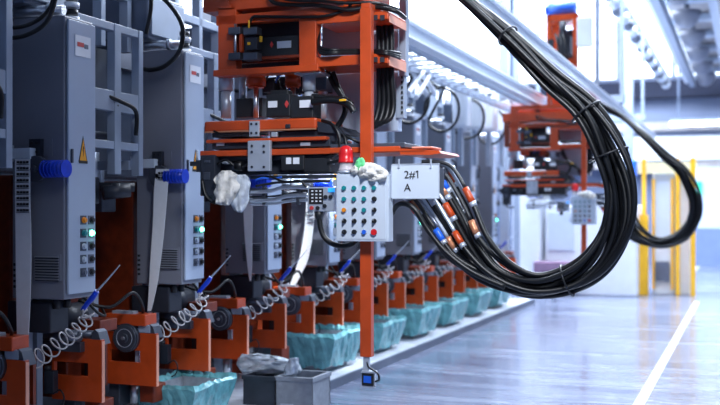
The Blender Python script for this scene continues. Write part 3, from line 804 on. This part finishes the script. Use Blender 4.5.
def crumple(name, poly, y, m, lab, cat, th=.05, seed=1, nu=26, nv=16, fold=.02):
    """a draped cloth: outline rows of (v, u_left, u_right) lofted with folds, closed front and back"""
    rnd = random.Random(seed)
    vs = [p[0] for p in poly]
    mb = MB(); G = []
    ph = [rnd.uniform(0,6.28) for _ in range(6)]
    for j in range(nv):
        f = j/(nv-1); x = f*(len(poly)-1); i = min(int(x), len(poly)-2); g = x-i
        v = poly[i][0]*(1-g)+poly[i+1][0]*g; ul = poly[i][1]*(1-g)+poly[i+1][1]*g; ur = poly[i][2]*(1-g)+poly[i+1][2]*g
        row = []
        for k in range(nu):
            a = 2*math.pi*k/nu
            u_ = (ul+ur)/2 - math.cos(a)*(ur-ul)/2
            d_ = math.sin(a)*th*(.6+.4*math.sin(f*3.1))
            wob = fold*(math.sin(u_*.55+ph[0]+f*4)+.7*math.sin(u_*1.1+ph[1]-f*3)+.5*math.sin(f*14+ph[2]+u_*.3))
            p = at(u_, v+rnd.uniform(-.7,.7), y+d_*-1+wob*(1 if math.sin(a) > 0 else .3))
            row.append(mb.bm.verts.new(p))
        G.append(row)
    for A, Bq in zip(G, G[1:]):
        for k in range(nu):
            f_ = mb.bm.faces.new((A[k],A[(k+1)%nu],Bq[(k+1)%nu],Bq[k])); f_.smooth = True
    mb.bm.faces.new(G[0][::-1]); mb.bm.faces.new(G[-1])
    return tag(mb.build(name, m), lab, cat)
crumple('cleaning_rag',[(171,222,232),(175,216,238),(180,213,236),(186,217,241),(192,213,238),(198,216,235),(203,215,231),(205,223,229)],PY-.12,'cloth','cream crumpled rag hanging at the left end of the foreground press','cloth',.035,3,fold=.018)
crumple('cleaning_rag',[(175,236,246),(178,233,249),(184,230,251),(192,229,249),(199,229,250),(205,231,247),(210,234,245),(212,238,242)],PY-.07,'cloth2','bluish rag hanging just right of the cream rag','cloth',.035,8,fold=.018)
rag2 = crumple('cleaning_rag',[(163,362,372),(166,354,381),(170,350,387),(174,352,389),(178,361,389),(182,370,384)],PY-.19,'cloth','white rag bunched on top of the foreground control box','cloth',.05,5)
crumple('green_rag',[(158,359,363),(161,356,365),(166,354,366),(170,354,366)],PY-.20,'greenc','small green rag tucked beside the red beacon','cloth',.022,9,fold=.004)

def make_pendant():
    y = PY-.12
    t = thing('keypad_pendant','','control panel', at(321,212,y), 'keypad pendants')
    MB().pbox(307.5,187,334,211.5,y,y+.06,.005).build('housing','alu',t)
    k_ = MB().pbox(309,188.5,323,204,y-.004,y).build('keypad','ink',t)
    m = MB()
    for r in range(4):
        for c_ in range(3): m.pbox(311.3+c_*4,190.3+r*3.4,313.1+c_*4,191.7+r*3.4,y-.008,y-.004)
    m.build('keys','white',k_)
    MB().pbox(328,188,334.5,192,y-.006,y,.001).build('screen','lcd',t)
    for (u_,v_,mm) in ((326,197,'blackp'),(331,197,'blackp'),(312,208,'redink'),(318,208,'blackp'),(325,206,'blackp')):
        p = at(u_,v_,y); MB().cyl(p,p+Vector((0,-.012,0)),.012,n=14).build('knob',mm,t)
    MB().cyl(at(319,211,y+.03),at(319,219,y+.03),.028,.02,n=16).build('cable_gland','blackp',t)
    return t
pen = make_pendant(); setl(pen,'small grey keypad pendant left of the foreground control box')
y = PY-.09
pc = tag(MB().tube([at(319,216,y),at(321,229,y),at(325,238,y),at(333,244,y),at(343,246,y),at(352,244,y),at(358,238,y+.05)],.0165,n=12).build('pendant_cable','black'),'thick black cable curving under the foreground keypad pendant','cable')

# --- the black cable bundle
OUT = [(398,-46),(440,-24),(467,-5),(514,31),(555,70),(598,106),(625,150),(634,190),(630,230),(608,270),(575,292),(530,297),(485,284),(450,262),(428,235),(406,205)]
INN = [(390,-36),(424,-20),(456,-4),(502,40),(542,84),(574,118),(590,160),(600,195),(597,230),(583,255),(560,270),(535,275),(510,263),(490,236),(475,200),(456,166)]
NC = 18; hoses = []; allp = []
rnd = random.Random(11)
for i in range(NC):
    s = i/(NC-1); ph = rnd.uniform(0,6.28); dep = rnd.uniform(-.05,.05); layer = (i*7 % 5)/4-.5
    pts = []
    for k,(o_,n_) in enumerate(zip(OUT,INN)):
        w = .17*math.sin(k*.75+ph) if 2 < k < 13 else 0
        ss = min(1.0,max(0.0,.06+.88*s+w)); yy = PY+.02+layer*.11*(1 if k < 14 else .7)+.03*math.sin(k*.9+ph*2)
        p = at(n_[0]*(1-ss)+o_[0]*ss, n_[1]*(1-ss)+o_[1]*ss, yy)
        pts.append(p)
    s2 = s
    allp.append(pts)
    end = pts[-1]; tail = end + Vector((-.07-.04*rnd.random(), 0, .04+.02*s))
    t = thing('power_hose','', 'hose', pts[0], 'black hoses of the looping bundle')
    SP = spline([Vector(p) for p in pts+[tail, tail+Vector((-.08,0,0))]], 8)
    cut = len(SP)-1-16-int(rnd.choice([0,1,3,5,8,11,14]))          # where the rubber ends and the metal fitting begins
    MB().tube(SP[:cut+1],.0165,n=9,raw=True).build('hose','black',t)
    MB().tube(SP[cut:],.0115,n=9,raw=True).build('fitting','alu' if i%3 else 'blackp',t)
    col = ['orange','alu','orange','copper','alu','bluec','copper','redink','orange','mid'][i%10]
    MB().tube(SP[cut-3:cut+1],.0200,n=12,raw=True).build('sleeve',col,t)
    MB().tube(SP[cut-4:cut-2],.0205,n=12,raw=True).build('end_ring','alu',t)
    setl(t,'glossy black hose in the big loop beside the foreground press'); hoses.append(t)
ties = []
for q_,k in enumerate((3,5,6,10)):
    P = [a[k] for a in allp]; c = sum(P, Vector())/len(P)
    T = (sum((a[k+1] for a in allp), Vector())-sum((a[k-1] for a in allp), Vector())).normalized()
    n1 = Vector((0,1,0)); n1 = (n1-T*n1.dot(T)).normalized(); n2 = T.cross(n1)
    ra = max(abs((p-c).dot(n1)) for p in P)+.024; rb = max(abs((p-c).dot(n2)) for p in P)+.022
    ring = [c+n1*math.cos(a_*math.pi/12)*ra+n2*math.sin(a_*math.pi/12)*rb for a_ in range(25)]
    o = MB().tube(ring,.006,n=6,raw=True).build('cable_tie','blackp'); tag(o,'black tie around the looping hose bundle, %s from its upper end'%['first','second','third','fourth'][q_],'tie','ties on the hose bundle')
pts = [(386,236),(390,218),(397,206),(406,204),(416,211),(428,230),(446,252),(472,272),(505,287)]
tag(MB().tube([at(u,v,PY-.11) for u,v in pts[:5]]+[at(u,v,PY-.10) for u,v in pts[5:]],.0165,n=9).build('black_hose','black'),'black hose arching from behind the foreground control box under the sign','hose')
# manifold the hoses screw into
tm = thing('hose_manifold','steel manifold behind the sign where the hoses end','manifold',at(425,190,PY))
MB().pbox(393,168,444,196,PY-.03,PY+.12,.006).build('block','mid',tm)
for q in range(6): 
    p = at(440+q*3,166+q*.5,PY+.05); MB().cyl(p+Vector((-.06,0,0)),p,.016,n=10).build('nozzle','steel',tm)

# second carriage further down, same build
DY = 8.37
def far(o, lab): c = copy_tree(o, DY); setl(c, lab); return c
far(car,'far orange press carriage seen beside the hose bundle')
far(pole,'far orange hanging pole with a small sensor')
far(cbx,'far pale control box hanging from the second carriage')
far(bea,'far red beacon lamp on the second carriage')
far(pen,'far grey keypad pendant on the second carriage')
far(tm,'far steel manifold on the second carriage')
for o in hoses:
    c = copy_tree(o, DY); setl(c,'glossy black hose in the smaller far loop at the right'); c['group'] = 'black hoses of the far bundle'
far(rag2,'white rag on top of the far control box')

# ================= crates in front of the clamps
def crate(u0,u1,v0,Yf,dep,h,name,m,lab):
    a = at(u0,v0,Yf); b = at(u1,v0,Yf); z1 = a.z
    t = thing(name,lab,'crate',((a.x+b.x)/2,Yf+dep/2,max(0,z1-h)),'crates at the foot of the row')
    z0 = max(0,z1-h); w = .018; mb = MB()
    mb.box(a.x,Yf,z0,b.x,Yf+dep,z0+.02).box(a.x,Yf,z0,b.x,Yf+w,z1,.003).box(a.x,Yf+dep-w,z0,b.x,Yf+dep,z1,.003).box(a.x,Yf,z0,a.x+w,Yf+dep,z1,.003).box(b.x-w,Yf,z0,b.x,Yf+dep,z1,.003)
    mb.build('walls',m,t)
    MB().box(a.x-.008,Yf-.01,z1-.03,b.x+.008,Yf+.002,z1).box(b.x-.002,Yf-.01,z1-.03,b.x+.01,Yf+dep,z1).build('rim',m,t)
    return t,(a.x,b.x,z0,z1)
t,(xa,xb,z0,z1) = crate(276,312,376,6.62,.34,.5,'plastic_crate','tray','grey plastic crate on the floor beside the kerb')
mb = MB(); mb.box((xa+xb)/2-.1,6.60,z0+.02,(xa+xb)/2-.0,6.615,z0+.1); mb.build('label_holder','alu',t)
t,(xa,xb,z0,z1) = crate(243,275,375,6.62,.34,.5,'plastic_crate','dark','black plastic crate left of the grey one')
crumple('plastic_sheet',[(354,242,262),(358,238,285),(364,236,300),(370,240,302),(374,244,300)],6.85,'film','clear crumpled plastic sheet lying over the crates','plastic sheet',.12,12,fold=.03)
crumple('plastic_sheet',[(358,290,299),(364,286,299),(370,284,298),(375,284,297)],6.66,'film','small upright piece of clear film on the grey crate','plastic sheet',.03,15,fold=.01)
# ================= far machines
def bx(name, m, par, *a): return B(*a).build(name, m, par)
t = thing('yellow_guard_machine','white machine inside a yellow guard frame beyond the second hose loop','machine',(-2.0,19,0))
ys = 18.6
def ux(u, Y): return at(u,212,Y).x
for u0,u1,v0 in ((637,648,215),(641,645,158),(675,679,158),(690,695,158)):
    bx('guard_post','yellow',t, ux(u0,ys),ys+(.0 if v0 > 200 else .15),0, ux(u1,ys),ys+.14+(.0 if v0 > 200 else .12),at(660,v0,ys).z,.005)
bx('guard_beam','cream',t, ux(637,ys),ys+.16,2.2, ux(696,ys),ys+.24,2.4)
bx('body','white',t, ux(650,ys)+.02,ys+.3,0, ux(689,ys),ys+1.5,2.35,.02)
bx('door_panel','box',t, ux(653,ys),ys+.27,.9, ux(673,ys),ys+.3,2.2,.01)
bx('control_window','greyink',t, ux(654,ys),ys+.25,.25, ux(668,ys),ys+.29,.6)
for a_ in (651,670): bx('door_stripe','yellow',t, ux(a_,ys),ys+.22,.1, ux(a_+2.5,ys),ys+.26,2.1)
t = thing('white_machine','big white machine cabinet behind the far control box','machine',(-3.2,17.5,0))
yw = 18.2
bx('body','white',t, ux(545,yw),yw,0.0, ux(637,yw),yw+1.2,at(600,205,yw).z,.03)
bx('left_cabinet','white',t, ux(512,yw-.2),yw-.2,0.12, ux(540,yw-.2),yw+.8,2.3,.03)
bx('seat_cushion','purple',t, ux(533,yw-.5),yw-.5,.42, ux(575,yw-.5),yw-.1,.62,.03)
bx('door_panel','box',t, ux(548,yw),yw-.03,.8, ux(574,yw),yw,1.5,.01)
bx('foot','mid',t, ux(552,yw),yw-.06,0, ux(558,yw),yw-.01,.4)
t = thing('wall_cabinet','blue box mounted by the yellow guard frame','box',(-2.2,20.5,2.1))
bx('box','bluec',t, ux(628,20.5),20.5,at(630,176,20.5).z, ux(636,20.5),20.7,at(630,160,20.5).z,.03)
bx('bracket','frame',t, ux(631,20.5),20.55,0, ux(634,20.5),20.6,2.2)
# steel columns at the far end of the row
for i,(u,Yc,w) in enumerate(((504,16.8,.14),(516,17.6,.1),(628,22,.2))):
    x = ux(u,Yc); tag(B(x-w/2,Yc,0,x+w/2,Yc+w,9).build('steel_column','frame'),'pale steel column beyond the row, %s from the left'%['first','second','third'][i],'column','pale steel columns')

# ================= ceiling conveyor and lamps at the right
zc = 5.0
t = thing('lamp_gantry','pale overhead gantry with cross bars at the upper right','gantry',(-1.0,20,zc))
for x in (-1.45,-.55): bx('side_beam','frame',t, x-.07,14,zc, x+.07,29.5,zc+.25)
for i in range(8): bx('cross_bar','frame',t, -1.4,15+i*1.95,zc+.3, -.6,15.3+i*1.95,zc+.42)
bx('deck','brown',t, -1.45,14,zc+.46, -.2,29.5,zc+.5)
bx('light_strip','white',t, -1.62,14,zc+.05, -1.53,29,zc+.1)
for i in range(7):
    y_ = 15.2+i*2.3
    mb = MB(); c = (-1.08,y_,zc+.29)
    mb.lathe(c,[(.03,-.34),(.12,-.31),(.2,-.22),(.25,-.1),(.26,0)],n=24)
    l = thing('bowl_lamp','pale bowl shaped lamp in the overhead gantry, '+ORD[i]+' one','lamp',(c[0],c[1],c[2]-.4),'bowl lamps in the gantry')
    mb.build('bowl','cab',l)
    MB().cyl((c[0],c[1],c[2]),(c[0],c[1],c[2]+.17),.05).build('socket','mid',l)
t = thing('overhead_chain','overhead chain conveyor with alternating dark links at the upper right','conveyor',(-2.1,20,zc))
bx('track','frame',t, -2.2,13,zc+.15, -2.0,29,zc+.22)
for i in range(22):
    y_ = 13.5+i*.72
    o = MB().sph((-2.1,y_,zc),.12,(1,1.5,1)).build('link','alu' if i%2 else 'mid',t)
    MB().cyl((-2.1,y_,zc),(-2.1,y_,zc+.16),.03).build('hanger','dark',o)
# fluorescent tubes
i = 0
for x,yA in ((-4.6,11),(-4.6,15),(-4.6,19),(-4.6,23),(-.2,22),(-2.6,25),(-4.6,27)):
    t = thing('tube_lamp','long white tube lamp hanging from the ceiling, '+ORD[i]+' one','lamp',(x,yA,6.4),'tube lamps'); i += 1
    bx('housing','white',t, x-.09,yA,6.4, x+.09,yA+1.6,6.48)
    bx('tube','lamp',t, x-.06,yA+.05,6.35, x+.06,yA+1.55,6.4)
    MB().cyl((x,yA+.2,6.48),(x,yA+.2,9),.008,n=6).cyl((x,yA+1.4,6.48),(x,yA+1.4,9),.008,n=6).build('suspension','mid',t)
t = thing('end_tube_lamp','bright horizontal lamp over the blue partition','lamp',(-.7,25,3.9))
a = at(670,126,26); b = at(735,120,26)
bx('tube','lamp',t, a.x,26,a.z, b.x,26.15,b.z); bx('housing','frame',t, a.x,26,b.z, b.x,26.2,b.z+.08)
MB().cyl((a.x+.2,26.1,b.z+.08),(a.x+.2,26.1,9),.03).build('rod','frame',t)
# diagonal braces glinting on the wall behind the row
t = thing('wall_brace','crossed pale braces high behind the machine row','brace',(-3.5,11,2.9))
for k,(u,v,u2,v2) in enumerate(((404,58,428,96),(410,56,434,92),(430,62,408,94),(436,66,416,98))):
    MB().tube([atx(u,v,-3.38+.03*k),atx((u+u2)/2,(v+v2)/2,-3.38+.03*k),atx(u2,v2,-3.38+.03*k)],.028,n=6).build('bar','white',t)

# ================= light
def area(name, loc, rot, sx, sy, e, col=(.78,.87,1), spread=180):
    l = bpy.data.lights.new(name,'AREA'); l.shape = 'RECTANGLE'; l.size = sx; l.size_y = sy; l.energy = e; l.color = col; l.spread = math.radians(spread)
    o = bpy.data.objects.new(name, l); C.objects.link(o); o.location = loc; o.rotation_euler = rot; return o
area('hall_light', (-1.5,19.5,8.6),(0,0,0), 9,14, 9200)
area('row_light', (-1.2,8.5,7.5),(0,math.radians(-8),0), 1.2,7, 120)
def aim(o, p): o.rotation_euler = (Vector(p)-o.location).to_track_quat('-Z','Y').to_euler()
aim(area('front_fill', (-.2,2.2,4.6),(0,0,0), .8,.8, 38, (.88,.92,1), 60), (-1.55,5.6,1.9))  # unseen fill added to brighten the foreground press
aim(area('side_fill', (-.3,7,6.2),(0,0,0), 1.0,7, 130, (.66,.79,1), 120), (-3.6,7,1.8))  # unseen fill added on the aisle side to lift the cabinet doors
aim(area('paper_strip_fill', (-2.3,7.5,4.6),(0,0,0), .25,.25, 35, (.9,.95,1), 22), at(303,245,cab(3)-.1))  # unseen narrow light added to whiten the fourth hanging paper strip
w = bpy.data.worlds.new('World'); bpy.context.scene.world = w; w.use_nodes = True
bg = w.node_tree.nodes['Background']; bg.inputs[0].default_value = (.50,.66,1,1); bg.inputs[1].default_value = .24

cam = bpy.data.cameras.new('Camera'); co = bpy.data.objects.new('Camera', cam); C.objects.link(co)
co.location = (0,0,H); co.rotation_euler = (math.pi/2,0,YAW)
cam.sensor_width = 36; cam.lens = 50; cam.shift_y = 9.5/720
cam.dof.use_dof = True; cam.dof.focus_distance = 5.9; cam.dof.aperture_fstop = 1.5
cam.clip_end = 200
sc = bpy.context.scene; sc.camera = co
sc.view_settings.view_transform = 'Standard'; sc.view_settings.look = 'None'; sc.view_settings.gamma = 1
sc.view_settings.exposure = 0; sc.view_settings.use_curve_mapping = False
